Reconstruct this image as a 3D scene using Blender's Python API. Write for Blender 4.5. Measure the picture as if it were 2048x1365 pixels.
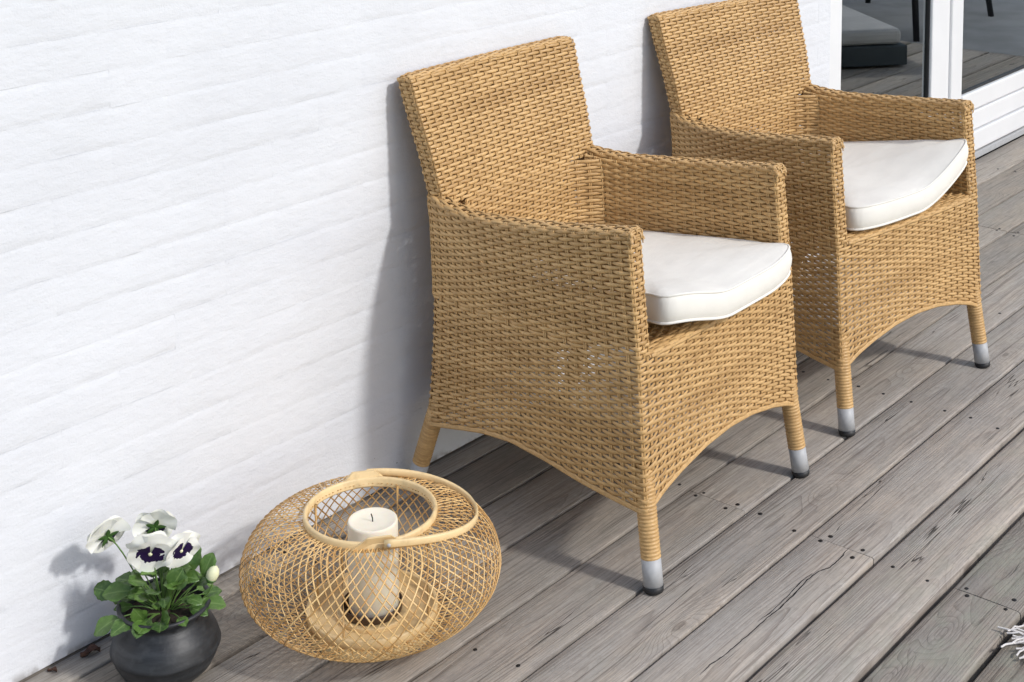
import bpy, math, random
import numpy as np
from mathutils import Vector, Matrix, noise as mnoise

random.seed(7); RNG = np.random.default_rng(7)
for o in list(bpy.data.objects): bpy.data.objects.remove(o)
S = bpy.context.scene; COL = S.collection
R = math.radians

# ------------------------------------------------------------------ camera
cam_d = bpy.data.cameras.new('camera'); cam = bpy.data.objects.new('camera', cam_d); COL.objects.link(cam)
yaw, pitch, roll = 0.8909, 0.1037, -0.0040
f = Vector((math.sin(yaw)*math.cos(pitch), math.cos(yaw)*math.cos(pitch), -math.sin(pitch)))
r = Vector((math.cos(yaw), -math.sin(yaw), 0)); u = r.cross(f)
r2 = r*math.cos(roll)+u*math.sin(roll); u2 = -r*math.sin(roll)+u*math.cos(roll)
m = Matrix((r2, u2, -f)).transposed().to_4x4(); m.translation = Vector((-0.9755, -2.2218, 1.5701))
cam.matrix_world = m
cam_d.sensor_width = 36; cam_d.sensor_fit = 'HORIZONTAL'; cam_d.lens = 51.81
cam_d.shift_x = -104.7/2048; cam_d.shift_y = -854.2/2048      # a view straightened for its uprights
cam_d.clip_start = .02; cam_d.clip_end = 500
S.camera = cam

# ------------------------------------------------------------------ sky, sun, exposure
SUN = Vector((.16, -1.0, .79)).normalized()                    # towards the sun
w = bpy.data.worlds.new('World'); S.world = w; w.use_nodes = True
nt = w.node_tree; bg = nt.nodes['Background']
sky = nt.nodes.new('ShaderNodeTexSky'); sky.sky_type = 'NISHITA'; sky.sun_disc = False
sky.sun_elevation = math.asin(SUN.z); sky.sun_rotation = math.atan2(SUN.x, SUN.y)
sky.air_density = 1.0; sky.dust_density = 1.6; sky.ozone_density = 1.0
nt.links.new(sky.outputs[0], bg.inputs[0]); bg.inputs[1].default_value = 0.15
sd = bpy.data.lights.new('sun', 'SUN'); sd.energy = 2.0; sd.angle = R(4.5); sd.color = (1, .985, .965)
so = bpy.data.objects.new('sun', sd); COL.objects.link(so)
so.rotation_euler = SUN.to_track_quat('Z', 'Y').to_euler()
S.view_settings.view_transform = 'Standard'; S.view_settings.look = 'None'
S.view_settings.exposure = 0.08; S.view_settings.gamma = 1; S.view_settings.use_curve_mapping = False

# ------------------------------------------------------------------ node helpers
class NT:
    def __init__(s, name):
        s.m = bpy.data.materials.new(name); s.m.use_nodes = True; s.t = s.m.node_tree
        s.b = s.t.nodes['Principled BSDF']; s.out = s.t.nodes['Material Output']
    def n(s, typ, **kw):
        x = s.t.nodes.new(typ)
        for k, v in kw.items(): setattr(x, k, v)
        return x
    def l(s, a, b): s.t.links.new(a, b)
    def put(s, sock, v):
        if hasattr(v, 'is_linked') or isinstance(v, bpy.types.NodeSocket): s.l(v, sock)
        elif isinstance(v, (tuple, list)) and len(v) == 3 and sock.type == 'RGBA': sock.default_value = (*v, 1)
        else: sock.default_value = v
    def math(s, op, a, b=0.0, c=None, clamp=False):
        x = s.n('ShaderNodeMath', operation=op, use_clamp=clamp); s.put(x.inputs[0], a); s.put(x.inputs[1], b)
        if c is not None: s.put(x.inputs[2], c)
        return x.outputs[0]
    def vmath(s, op, a, b):
        x = s.n('ShaderNodeVectorMath', operation=op); s.put(x.inputs[0], a); s.put(x.inputs[1], b); return x.outputs[0]
    def noise(s, vec, scale, detail=4, rough=.55, dist=0):
        x = s.n('ShaderNodeTexNoise'); s.put(x.inputs['Vector'], vec); x.inputs['Scale'].default_value = scale
        x.inputs['Detail'].default_value = detail; x.inputs['Roughness'].default_value = rough; x.inputs['Distortion'].default_value = dist
        return x.outputs[0]
    def ramp(s, fac, a, b, lo=0.0, hi=1.0):
        x = s.n('ShaderNodeMapRange', interpolation_type='SMOOTHSTEP'); s.put(x.inputs[0], fac)
        for i, v in zip((1, 2, 3, 4), (a, b, lo, hi)): s.put(x.inputs[i], v)
        return x.outputs[0]
    def mix(s, fac, a, b, mode='MIX'):
        x = s.n('ShaderNodeMix', data_type='RGBA', blend_type=mode); s.put(x.inputs[0], fac); s.put(x.inputs[6], a); s.put(x.inputs[7], b); return x.outputs[2]
    def bump(s, h, strength, dist, normal=None):
        x = s.n('ShaderNodeBump'); s.put(x.inputs['Height'], h); x.inputs['Strength'].default_value = strength; x.inputs['Distance'].default_value = dist
        if normal is not None: s.l(normal, x.inputs['Normal'])
        return x.outputs[0]
    def set(s, **kw):
        for k, v in kw.items(): s.put(s.b.inputs[k.replace('_', ' ')], v)
        return s.m
    def coord(s, what='Object'): return s.n('ShaderNodeTexCoord').outputs[what]
    def pos(s): return s.n('ShaderNodeNewGeometry').outputs['Position']
    def attr(s, name): return s.n('ShaderNodeAttribute', attribute_name=name).outputs['Fac']

def mat_wall():
    t = NT('white_paint'); p = t.pos()
    sep = t.n('ShaderNodeSeparateXYZ'); t.l(p, sep.inputs[0]); z = sep.outputs[2]
    big = t.noise(p, 3.0, 3); c = t.mix(t.ramp(big, .35, .7), (.735, .752, .785), (.700, .716, .750))
    # small chips and dirt specks, more of them close to the deck
    sp = t.noise(t.vmath('MULTIPLY', p, (1, 1, 2.2)), 46, 2, .5)
    near = t.ramp(z, 0.0, .16, 1.0, 0.0)
    thr = t.math('SUBTRACT', .80, t.math('MULTIPLY', near, .085))
    chip = t.math('GREATER_THAN', sp, thr)
    c = t.mix(t.math('MULTIPLY', chip, .8), c, (.10, .085, .07))
    foot = t.math('MULTIPLY', t.ramp(z, .002, .028, 1, 0), t.ramp(t.noise(p, 30, 4), .42, .62))
    c = t.mix(t.math('MULTIPLY', foot, .7), c, (.17, .15, .13))
    h1 = t.noise(p, 240, 3, .6); h2 = t.noise(t.vmath('MULTIPLY', p, (1, 1, 2.0)), 26, 4, .55)
    n1 = t.bump(h2, .5, .004); n2 = t.bump(h1, .4, .0012, n1)
    return t.set(Base_Color=c, Roughness=.75, Normal=n2, Specular_IOR_Level=.25)

def mat_plain(name, col, rough=.5, metal=0.0, spec=.5, var=0.0, scale=30, bump=0.0, bscale=200, coat=0.0):
    t = NT(name); o = t.coord()
    c = col
    if var:
        n = t.noise(o, scale, 4); c = t.mix(t.ramp(n, .3, .7), tuple(x*(1-var) for x in col), tuple(min(1, x*(1+var)) for x in col))
    kw = dict(Base_Color=c, Roughness=rough, Metallic=metal, Specular_IOR_Level=spec)
    if bump: kw['Normal'] = t.bump(t.noise(o, bscale, 3), bump, .002)
    t.set(**kw)
    if coat: t.b.inputs['Coat Weight'].default_value = coat
    return t.m

def mat_wood():
    """weathered pine boards: flat-sawn rings, knots, fibre, drying cracks; obj.color: r = darker, g = greener, b = coarser"""
    t = NT('weathered_pine'); o = t.coord(); oi = t.n('ShaderNodeObjectInfo')
    rnd = oi.outputs['Random']; sc = t.n('ShaderNodeSeparateColor'); t.l(oi.outputs['Color'], sc.inputs[0])
    off = t.n('ShaderNodeCombineXYZ'); t.put(off.inputs[0], t.math('MULTIPLY', rnd, 37.0)); t.put(off.inputs[1], 0.0); t.put(off.inputs[2], t.math('MULTIPLY', rnd, 11.0))
    p = t.vmath('ADD', o, off.outputs[0])
    sep = t.n('ShaderNodeSeparateXYZ'); t.l(o, sep.inputs[0]); y = sep.outputs[1]
    sp = t.n('ShaderNodeSeparateXYZ'); t.l(p, sp.inputs[0]); x = sp.outputs[0]
    # knots: cells stretched along the board
    kv = t.n('ShaderNodeCombineXYZ'); t.put(kv.inputs[0], t.math('MULTIPLY', x, 2.6)); t.put(kv.inputs[1], t.math('MULTIPLY', y, 8.0)); t.put(kv.inputs[2], t.math('MULTIPLY', rnd, 5))
    vo = t.n('ShaderNodeTexVoronoi', voronoi_dimensions='3D', feature='F1'); t.l(kv.outputs[0], vo.inputs['Vector']); vo.inputs['Scale'].default_value = 1.0; vo.inputs['Randomness'].default_value = 1
    sepc = t.n('ShaderNodeSeparateColor'); t.l(vo.outputs['Color'], sepc.inputs[0])
    d = t.math('ADD', vo.outputs['Distance'], t.math('MULTIPLY', sepc.outputs[0], .10))
    # growth rings
    yc = t.math('ADD', y, t.math('MULTIPLY', t.math('SUBTRACT', rnd, .5), .12))
    wob = t.noise(t.vmath('MULTIPLY', p, (1.0, 5.0, 1)), 1.3, 3, .5)
    g = t.math('ADD', t.math('MULTIPLY', t.math('MULTIPLY', yc, yc), 1300.0), t.math('MULTIPLY', yc, 80.0))
    g = t.math('ADD', g, t.math('MULTIPLY', x, t.math('ADD', 1.0, t.math('MULTIPLY', rnd, 3.0))))
    g = t.math('ADD', g, t.math('MULTIPLY', wob, 6.5))
    kn = t.math('EXPONENT', t.math('MULTIPLY', t.math('MULTIPLY', d, d), -22.0))
    g = t.math('ADD', g, t.math('MULTIPLY', kn, 7.0))
    g = t.math('ADD', g, t.math('MULTIPLY', t.noise(t.vmath('MULTIPLY', p, (3, 40, 1)), 1.0, 2), .5))
    fr = t.math('FRACT', g)
    ring = t.math('POWER', fr, 4.0)                             # slow light wood, sharp dark late wood
    ring = t.math('MULTIPLY', ring, t.ramp(fr, .93, 1.0, 1, 0))
    vis = t.ramp(t.noise(t.vmath('MULTIPLY', p, (.7, 3, 1)), 2.0, 2), .35, .65, .25, 1.0)
    ring = t.math('MULTIPLY', ring, vis)
    fib = t.noise(t.vmath('MULTIPLY', p, (4.5, 240, 40)), 1.0, 3, .6)
    fib2 = t.noise(t.vmath('MULTIPLY', p, (11, 520, 90)), 1.0, 2, .6)
    blot = t.noise(t.vmath('MULTIPLY', p, (2.2, 7, 1)), 1.6, 4, .6)
    bl2 = t.noise(t.vmath('MULTIPLY', p, (9, 22, 1)), 1.5, 4, .65)
    c = t.mix(t.ramp(blot, .3, .7), (.54, .465, .385), (.455, .425, .385))
    c = t.mix(t.ramp(bl2, .42, .75, 0, .55), c, (.40, .37, .335))
    c = t.mix(t.ramp(bl2, .22, .42, .35, 0), c, (.66, .62, .565))
    c = t.mix(t.math('MULTIPLY', t.ramp(fib, .40, .66), .62), c, (.36, .325, .29))
    c = t.mix(t.math('MULTIPLY', t.ramp(fib2, .50, .66), .55), c, (.22, .19, .165))
    c = t.mix(t.math('MULTIPLY', ring, t.math('MULTIPLY', t.math('SUBTRACT', 1.0, t.math('MULTIPLY', sc.outputs[0], .5)), .62)), c, (.13, .10, .082))
    mot = t.noise(t.vmath('MULTIPLY', p, (34, 60, 1)), 1.6, 4, .7)
    c = t.mix(t.ramp(mot, .50, .72, 0, .42), c, (.27, .245, .21))
    c = t.mix(t.ramp(mot, .28, .42, .30, 0), c, (.68, .63, .56))
    lng = t.noise(t.vmath('MULTIPLY', p, (1.6, 120, 1)), 1.0, 3, .7)
    c = t.mix(t.math('MULTIPLY', t.ramp(lng, .57, .66), .62), c, (.16, .13, .11))
    core = t.ramp(d, .045, .085, 1, 0)
    c = t.mix(t.math('MULTIPLY', core, .62), c, (.12, .092, .075))
    rim = t.math('MULTIPLY', t.ramp(d, .07, .10, 1, 0), t.ramp(d, .055, .08, 0, 1))
    c = t.mix(t.math('MULTIPLY', rim, .5), c, (.075, .055, .045))
    # drying cracks
    cr = t.noise(t.vmath('MULTIPLY', p, (1.1, 22, 1)), 1.0, 3, .6)
    crm = t.math('MULTIPLY', t.ramp(t.math('ABSOLUTE', t.math('SUBTRACT', cr, .5)), .0, .011, 1, 0), t.ramp(t.noise(t.vmath('MULTIPLY', p, (1.3, 6, 1)), 1.7, 2), .56, .64))
    c = t.mix(t.math('MULTIPLY', crm, .9), c, (.03, .024, .02))
    # board to board tint
    tint = t.math('ADD', .80, t.math('MULTIPLY', rnd, .40)); tc = t.n('ShaderNodeCombineColor')
    for i in range(3): t.put(tc.inputs[i], tint)
    c = t.mix(1.0, c, tc.outputs[0], 'MULTIPLY')
    c = t.mix(sc.outputs[0], c, t.mix(1.0, c, (.48, .46, .42), 'MULTIPLY'))
    gm = t.math('MULTIPLY', sc.outputs[1], t.ramp(t.noise(t.vmath('MULTIPLY', p, (5, 9, 1)), 2.2, 5, .65), .42, .66))
    c = t.mix(t.math('MULTIPLY', gm, .55), c, (.32, .33, .26))
    h = t.math('SUBTRACT', t.math('MULTIPLY', fib, .5), t.math('MULTIPLY', ring, .8))
    h = t.math('SUBTRACT', h, t.math('MULTIPLY', crm, 2.5))
    h = t.math('ADD', h, t.math('MULTIPLY', t.math('MULTIPLY', bl2, sc.outputs[2]), 3.0))
    return t.set(Base_Color=c, Roughness=.78, Specular_IOR_Level=.25, Normal=t.bump(h, .55, .0016))

def mat_wicker():
    t = NT('woven_rattan'); o = t.coord(); a = t.attr('rnd')
    n = t.noise(o, 9, 3); n2 = t.noise(o, 120, 3)
    c = t.mix(a, (.455, .268, .103), (.655, .418, .180))
    c = t.mix(t.ramp(n, .4, .68, 0, .45), c, (.71, .46, .20))
    c = t.mix(t.ramp(n2, .4, .75, 0, .5), c, (.37, .220, .085))
    return t.set(Base_Color=c, Roughness=.42, Specular_IOR_Level=.45, Normal=t.bump(t.noise(t.vmath('MULTIPLY', o, (1, 1, 4)), 160, 2), .2, .0008))

def mat_bamboo(name, c0, c1, rough=.4):
    t = NT(name); o = t.coord(); a = t.attr('rnd')
    n = t.noise(o, 40, 3); c = t.mix(a, c0, c1); c = t.mix(t.ramp(n, .45, .75, 0, .5), c, tuple(x*.62 for x in c0))
    return t.set(Base_Color=c, Roughness=rough, Normal=t.bump(t.noise(t.vmath('MULTIPLY', o, (1, 1, .2)), 300, 2), .2, .0006))

def mat_fabric():
    t = NT('cream_cotton'); o = t.coord()
    n = t.noise(o, 12, 3); c = t.mix(t.ramp(n, .35, .7), (.83, .80, .73), (.785, .755, .69))
    wv = t.noise(o, 900, 2); cr = t.noise(t.vmath('MULTIPLY', o, (2.5, 9, 3)), 3.2, 3, .5)
    return t.set(Base_Color=c, Roughness=.9, Specular_IOR_Level=.15, Normal=t.bump(wv, .25, .0008, t.bump(cr, .22, .010)))

def mat_glass():
    t = NT('window_glass'); t.t.nodes.remove(t.b)
    tr = t.n('ShaderNodeBsdfTransparent'); tr.inputs[0].default_value = (.80, .84, .83, 1)
    gl = t.n('ShaderNodeBsdfGlossy'); gl.inputs['Roughness'].default_value = .0; gl.inputs[0].default_value = (.95, 1, 1, 1)
    fr = t.n('ShaderNodeFresnel'); fr.inputs[0].default_value = 1.52
    fac = t.math('MULTIPLY', fr.outputs[0], 3.0, clamp=True)      # two panes
    mx = t.n('ShaderNodeMixShader'); t.l(fac, mx.inputs[0]); t.l(tr.outputs[0], mx.inputs[1]); t.l(gl.outputs[0], mx.inputs[2]); t.l(mx.outputs[0], t.out.inputs[0])
    return t.m

def mat_petal():
    t = NT('pansy_petal'); o = t.attr('rad'); b = t.attr('blotch')
    n = t.noise(t.coord(), 260, 3)
    edge = t.math('ADD', t.math('MULTIPLY', b, .62), t.math('MULTIPLY', t.math('SUBTRACT', n, .5), .34))
    mk = t.math('MULTIPLY', t.math('LESS_THAN', o, edge), t.math('GREATER_THAN', b, .1))
    base = t.mix(t.ramp(o, .0, .5, 1, 0), (.90, .90, .84), (.84, .85, .60))
    c = t.mix(mk, base, (.022, .008, .055))
    t.set(Base_Color=c, Roughness=.6, Specular_IOR_Level=.2); t.b.inputs['Subsurface Weight'].default_value = .15
    t.b.inputs['Subsurface Radius'].default_value = (.004, .004, .002)
    return t.m

def mat_leaf():
    t = NT('pansy_leaf'); o = t.coord(); oi = t.n('ShaderNodeObjectInfo').outputs['Random']
    c = t.mix(oi, (.035, .085, .016), (.105, .20, .035)); n = t.noise(o, 90, 3)
    c = t.mix(t.ramp(n, .4, .7, 0, .5), c, (.14, .23, .06))
    v = t.attr('rad'); c = t.mix(t.ramp(v, 0, .10, .55, 0), c, (.20, .30, .10))
    t.set(Base_Color=c, Roughness=.42, Normal=t.bump(t.noise(o, 160, 2), .35, .002))
    return t.m

def mat_clay():
    t = NT('black_clay'); o = t.coord()
    n = t.noise(t.vmath('MULTIPLY', o, (1, 1, 7)), 14, 4); n2 = t.noise(o, 60, 4)
    c = t.mix(t.ramp(n, .35, .7), (.013, .0145, .017), (.030, .033, .037)); c = t.mix(t.ramp(n2, .5, .75, 0, .5), c, (.05, .053, .056))
    return t.set(Base_Color=c, Roughness=.48, Specular_IOR_Level=.5, Normal=t.bump(n2, .3, .002))

M = dict(wall=mat_wall(), wood=mat_wood(), wicker=mat_wicker(), fabric=mat_fabric(), glass=mat_glass(), petal=mat_petal(), leaf=mat_leaf(), clay=mat_clay(),
    frame=mat_plain('white_window_lacquer', (.80, .805, .81), .3, spec=.5, var=.02, scale=5),
    gasket=mat_plain('black_rubber', (.015, .015, .016), .55),
    metal=mat_plain('grey_lacquered_metal', (.43, .435, .44), .5, metal=0.0, var=.06, scale=60, bump=.1),
    screw=mat_plain('dark_screw', (.018, .016, .015), .5, metal=.3),
    under=mat_plain('dark_deck_underside', (.012, .010, .009), .9),
    bamboo=mat_bamboo('split_bamboo', (.52, .285, .090), (.84, .575, .255)),
    bamboo_hoop=mat_bamboo('bamboo_hoop', (.76, .54, .265), (.84, .64, .35), .45),
    wax=mat_plain('candle_wax', (.86, .80, .66), .5, spec=.3, var=.03, scale=20, bump=.1, bscale=90),
    wick=mat_plain('burnt_wick', (.02, .018, .016), .9),
    holder=mat_plain('dark_brown_dish', (.06, .032, .018), .35),
    soil=mat_plain('potting_soil', (.03, .02, .014), .95, var=.5, scale=80, bump=.8, bscale=150),
    stem=mat_plain('green_stem', (.12, .22, .05), .5, var=.2),
    sepal=mat_plain('green_sepal', (.05, .12, .025), .5, var=.25),
    bud=mat_plain('cream_bud', (.76, .77, .50), .55),
    dry=mat_plain('dry_brown_leaf', (.10, .048, .03), .8, var=.4, scale=60),
    yarn=mat_plain('undyed_cotton_yarn', (.74, .70, .66), .95, var=.1, scale=90, bump=.4, bscale=500),
    floor_in=mat_plain('oak_room_floor', (.22, .15, .09), .45, var=.15, scale=6),
    wall_in=mat_plain('room_plaster', (.55, .54, .52), .85),
    sofa=mat_plain('charcoal_sofa_cloth', (.045, .05, .055), .9, var=.2, scale=40),
    teal=mat_plain('dark_teal_plastic', (.045, .06, .068), .5),
    black=mat_plain('black_metal', (.02, .02, .022), .45),
    paving=mat_plain('pale_concrete_paving', (.58, .57, .55), .85, var=.12, scale=3, bump=.3, bscale=60),
    grass=mat_plain('lawn', (.07, .11, .03), .9, var=.4, scale=8))
t = M['wax'].node_tree.nodes['Principled BSDF']; t.inputs['Subsurface Weight'].default_value = .3; t.inputs['Subsurface Radius'].default_value = (.02, .012, .006)

# ------------------------------------------------------------------ mesh helpers
class Acc:
    """collects quads; becomes ONE mesh"""
    def __init__(s): s.v = []; s.q = []; s.a = []; s.n = 0
    def add(s, V, Q, a=.5):
        V = np.asarray(V, float).reshape(-1, 3); Q = np.asarray(Q, int).reshape(-1, 4)
        s.v.append(V); s.q.append(Q+s.n); s.n += len(V)
        s.a.append(np.broadcast_to(np.asarray(a, float), (len(V),)).copy())
    def grid(s, G, a=.5, closed=False):
        n, k = G.shape[:2]; i = np.arange(n*k).reshape(n, k)
        if closed: i = np.concatenate([i, i[:, :1]], 1)
        s.add(G, np.stack([i[:-1, :-1], i[:-1, 1:], i[1:, 1:], i[1:, :-1]], -1), a)
    def sweep(s, P, N, w, t, a=.5, K=6, cap=False):
        """P, N: (S, n, 3) paths and surface normals; flat-oval strand 2w wide and 2t thick"""
        P = np.asarray(P, float); N = np.asarray(N, float)
        if P.ndim == 2: P = P[None]; N = N[None]
        T = np.gradient(P, axis=1); T /= np.linalg.norm(T, axis=-1, keepdims=True)+1e-12
        B = np.cross(T, N); B /= np.linalg.norm(B, axis=-1, keepdims=True)+1e-12
        N = np.cross(B, T)
        th = np.arange(K)*2*np.pi/K; ww = np.asarray(w, float); tt = np.asarray(t, float)
        if ww.ndim: ww = ww[..., None, None]
        if tt.ndim: tt = tt[..., None, None]
        V = P[:, :, None]+B[:, :, None]*(np.cos(th)[:, None]*ww)+N[:, :, None]*(np.sin(th)[:, None]*tt)
        s_, n = P.shape[:2]
        idx = np.arange(s_*n*K).reshape(s_, n, K); nx = np.roll(idx, -1, 2)
        Q = np.stack([idx[:, :-1], nx[:, :-1], nx[:, 1:], idx[:, 1:]], -1).reshape(-1, 4)
        a = np.asarray(a, float); a = a if a.ndim == 0 else np.broadcast_to(a[:, None, None], (s_, n, K)).reshape(-1)
        if cap and K == 6:
            e = idx[:, 0], idx[:, -1]; c = [np.stack([x[:, 0], x[:, 3], x[:, 2], x[:, 1]], -1) for x in e]+[np.stack([x[:, 0], x[:, 5], x[:, 4], x[:, 3]], -1) for x in e]
            Q = np.concatenate([Q]+c)
        s.add(V, Q, a)
    def box(s, x0, x1, y0, y1, z0, z1, a=.5):
        V = [(x, y, z) for x in (x0, x1) for y in (y0, y1) for z in (z0, z1)]
        s.add(V, [(0, 1, 3, 2), (4, 6, 7, 5), (0, 4, 5, 1), (2, 3, 7, 6), (0, 2, 6, 4), (1, 5, 7, 3)], a)
    def lathe(s, prof, seg=48, a=.5, c=(0, 0)):
        p = np.asarray(prof, float); th = np.arange(seg)*2*np.pi/seg
        G = np.stack([c[0]+p[:, :1]*np.cos(th), c[1]+p[:, :1]*np.sin(th), np.repeat(p[:, 1:], seg, 1)], -1)
        s.grid(G, a, True)
    def tube(s, P, rad, K=8, a=.5, up=(0, 0, 1), cap=False):
        P = np.asarray(P, float); N = np.broadcast_to(np.asarray(up, float), P.shape)
        s.sweep(P, N, rad, rad, a, K=6 if cap else K, cap=cap)
    def mesh(s, name, smooth=True):
        me = bpy.data.meshes.new(name); V = np.concatenate(s.v); Q = np.concatenate(s.q); a = np.concatenate(s.a)
        me.vertices.add(len(V)); me.vertices.foreach_set('co', V.ravel())
        me.loops.add(Q.size); me.loops.foreach_set('vertex_index', Q.ravel().astype(np.int32))
        me.polygons.add(len(Q)); me.polygons.foreach_set('loop_start', np.arange(0, Q.size, 4, dtype=np.int32))
        me.polygons.foreach_set('use_smooth', np.full(len(Q), smooth))
        me.attributes.new('rnd', 'FLOAT', 'POINT').data.foreach_set('value', a.astype(np.float32))
        me.update(calc_edges=True); me.validate(); return me

def ob(name, data, mat=None, parent=None, **kw):
    if isinstance(data, Acc): data = data.mesh(name, kw.pop('smooth', True))
    kw.pop('smooth', None)
    o = bpy.data.objects.new(name, data); COL.objects.link(o)
    if mat is not None and data is not None and not data.materials: data.materials.append(M[mat])
    if parent is not None: o.parent = parent
    for k, v in kw.items(): o[k] = v
    return o
def thing(name, label, cat, loc=(0, 0, 0), rz=0, **kw):
    o = ob(name, None, label=label, category=cat, **kw); o.location = loc; o.rotation_euler = (0, 0, rz); o.empty_display_size = .1; return o
def bevel(o, wd, seg=2, ang=40):
    b = o.modifiers.new('bevel', 'BEVEL'); b.width = wd; b.segments = seg; b.limit_method = 'ANGLE'; b.angle_limit = R(ang); return o
def fn(x, y, z, s=1.0): return mnoise.noise(Vector((x*s, y*s, z*s)))

# ------------------------------------------------------------------ setting: ground, deck
a = Acc(); a.add([(-60, -80, -.16), (60, -80, -.16), (60, 40, -.16), (-60, 40, -.16)], [(0, 1, 2, 3)]); ob('lawn', a, 'grass', kind='structure')
a = Acc(); a.box(6.56, 12, -7, .09, -.159, -.012); ob('terrace_paving', a, 'paving', kind='structure')
a = Acc(); a.box(-1.9, 6.55, -3.0, .235, -.155, -.045); deck = ob('deck', a, 'under', kind='structure')

ROWS = [.090, -.0612, -.2144, -.3610, -.5122, -.6610, -.8087, -.9606, -1.1130, -1.2609]
while ROWS[-1] > -2.7: ROWS.append(ROWS[-1]-.150)
GAPW = [.005, .0065, .0070, .0070, .0075, .008, .0085, .012, .0135, .014]+[.007]*20
JOIST = [1.556+.7060*k for k in range(-5, 8)]
screw_me = None
def make_screw():
    a = Acc(); prof = [(.0050, -.003), (.0050, .0004), (.0044, .0008), (.0, .0008)]; a.lathe(prof, 10); return a.mesh('screw')
screw_me = make_screw()
def plank(x0, x1, y0, y1, row, seed):
    """one board: rounded edges, a little cupped and wavy; origin at its middle"""
    L = x1-x0; W = y1-y0; rr = .0035 if row < 7 else .006
    rng = random.Random(seed)
    n = max(6, int(L/.12)); xs = np.linspace(-L/2, L/2, n); hw = W/2
    sec = [(-hw, -.03), (-hw, -rr), (-hw+rr*.3, -rr*.3), (-hw+rr, 0), (-hw*.5, 0), (0, 0), (hw*.5, 0), (hw-rr, 0), (hw-rr*.3, -rr*.3), (hw, -rr), (hw, -.03)]
    cup = rng.uniform(-.0012, .0006); G = np.zeros((n, len(sec), 3)); wear = .0008 if row < 7 else .0020
    for i, x in enumerate(xs):
        for j, (yy, zz) in enumerate(sec):
            e = fn(x*4+seed, 7.3 if yy < 0 else 2.1, seed)*wear*(abs(yy)/hw)**4
            G[i, j] = (x, yy+e, zz+cup*((yy/hw)**2-.4)+(.0008*fn(x*1.5, yy*6, seed*1.7) if zz > -.02 else 0))
    a = Acc(); a.grid(G)
    for i in (0, n-1):                                         # end grain
        idx = np.arange(len(sec)); V = G[i]; a.add(np.concatenate([V, V*[1, 1, 0]+[0, 0, -.03]]), [(k, k+1, k+1+len(sec), k+len(sec)) for k in idx[:-1]])
    o = ob('plank', a, 'wood', deck); o.location = ((x0+x1)/2, (y0+y1)/2, rng.uniform(-.0012, .0004))
    dark = 0.0; green = .15; coarse = 0.0
    if row >= 9: dark, green, coarse = .62, .75, .55
    elif row == 8: dark, green, coarse = .30, .85, 1.0
    elif row == 7: dark, green, coarse = .10, .45, .25
    elif row <= 3: dark, green = (.50 if row < 3 else .38), .1
    elif row == 4: dark = .12
    o.color = (dark+rng.uniform(-.06, .1), green, coarse, 1)
    for jx in JOIST:
        for side in (-1, 1):
            c = x0+.019 if abs(jx-x0) < .02 else x1-.019 if abs(jx-x1) < .02 else jx
            if not (x0 < c < x1) or c < -.2 or c > 5.2 or row > 11: continue
            s = ob('screw', screw_me, 'screw', o)
            s.location = (c+rng.uniform(-.012, .012)-o.location.x, side*(hw-.030+rng.uniform(-.008, .008)), .0004)
            k = rng.uniform(.75, 1.05); s.scale = (k, k*rng.uniform(.8, 1.0), 1)
for i in range(len(ROWS)-1):
    y1, y0 = ROWS[i]-GAPW[i]/2, ROWS[i+1]+GAPW[i+1]/2
    cuts = [1.556] if i in (4, 6, 8) or (i > 8 and i % 2 == 0) else [-.562, 3.674]
    if i in (4, 6, 8): cuts = [1.556, 5.792]
    xs = [-1.85]+cuts+[6.54]
    for k in range(len(xs)-1): plank(xs[k]+.0008, xs[k+1]-.0008, y0, y1, i, i*10+k+1)

CR1 = [(1.5586, -0.8979), (1.5115, -0.9043), (1.4718, -0.9039), (1.4452, -0.8935), (1.4055, -0.8917), (1.3501, -0.8963), (1.2908, -0.8988), (1.2402, -0.8972), (1.187, -0.898), (1.1368, -0.8979), (1.0968, -0.8974), (1.0637, -0.8929), (1.0292, -0.895)]
cracked = [o for o in deck.children if o.name.startswith('plank') and abs(o.location.y+.8847) < .02 and o.location.x < 1.0][0]
def strip(name, pts, wid, mat, seed):
    a = Acc(); P = []
    for k in range(len(pts)-1):
        for t_ in np.linspace(0, 1, 6, endpoint=False): P.append(np.array(pts[k])*(1-t_)+np.array(pts[k+1])*t_)
    P.append(np.array(pts[-1])); P = np.array(P); n = len(P); T = np.gradient(P, axis=0); T /= np.linalg.norm(T, axis=1, keepdims=True); Nn = np.stack([-T[:, 1], T[:, 0]], -1)
    w_ = np.array([wid*(.35+.65*abs(fn(i*.35, seed, 0))*1.6)*min(1, i/4+.1, (n-1-i)/4+.1) for i in range(n)])[:, None]; j_ = np.array([.0016*fn(i*.6, seed, 5) for i in range(n)])[:, None]
    G = np.stack([np.concatenate([P+Nn*(j_+w_*q), np.full((n, 1), h)], 1) for q, h in ((-1, .0002), (-.9, .0007), (.9, .0007), (1, .0002))], 1)-np.array([*cracked.location[:2], 0])
    a.grid(G); return ob(name, a, mat, cracked)
strip('crack', CR1, .0019, 'screw', 3.1); strip('crack', [(q[0]-.012, q[1]+.0065) for q in CR1[3:8]], .0011, 'screw', 8.4)
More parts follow.
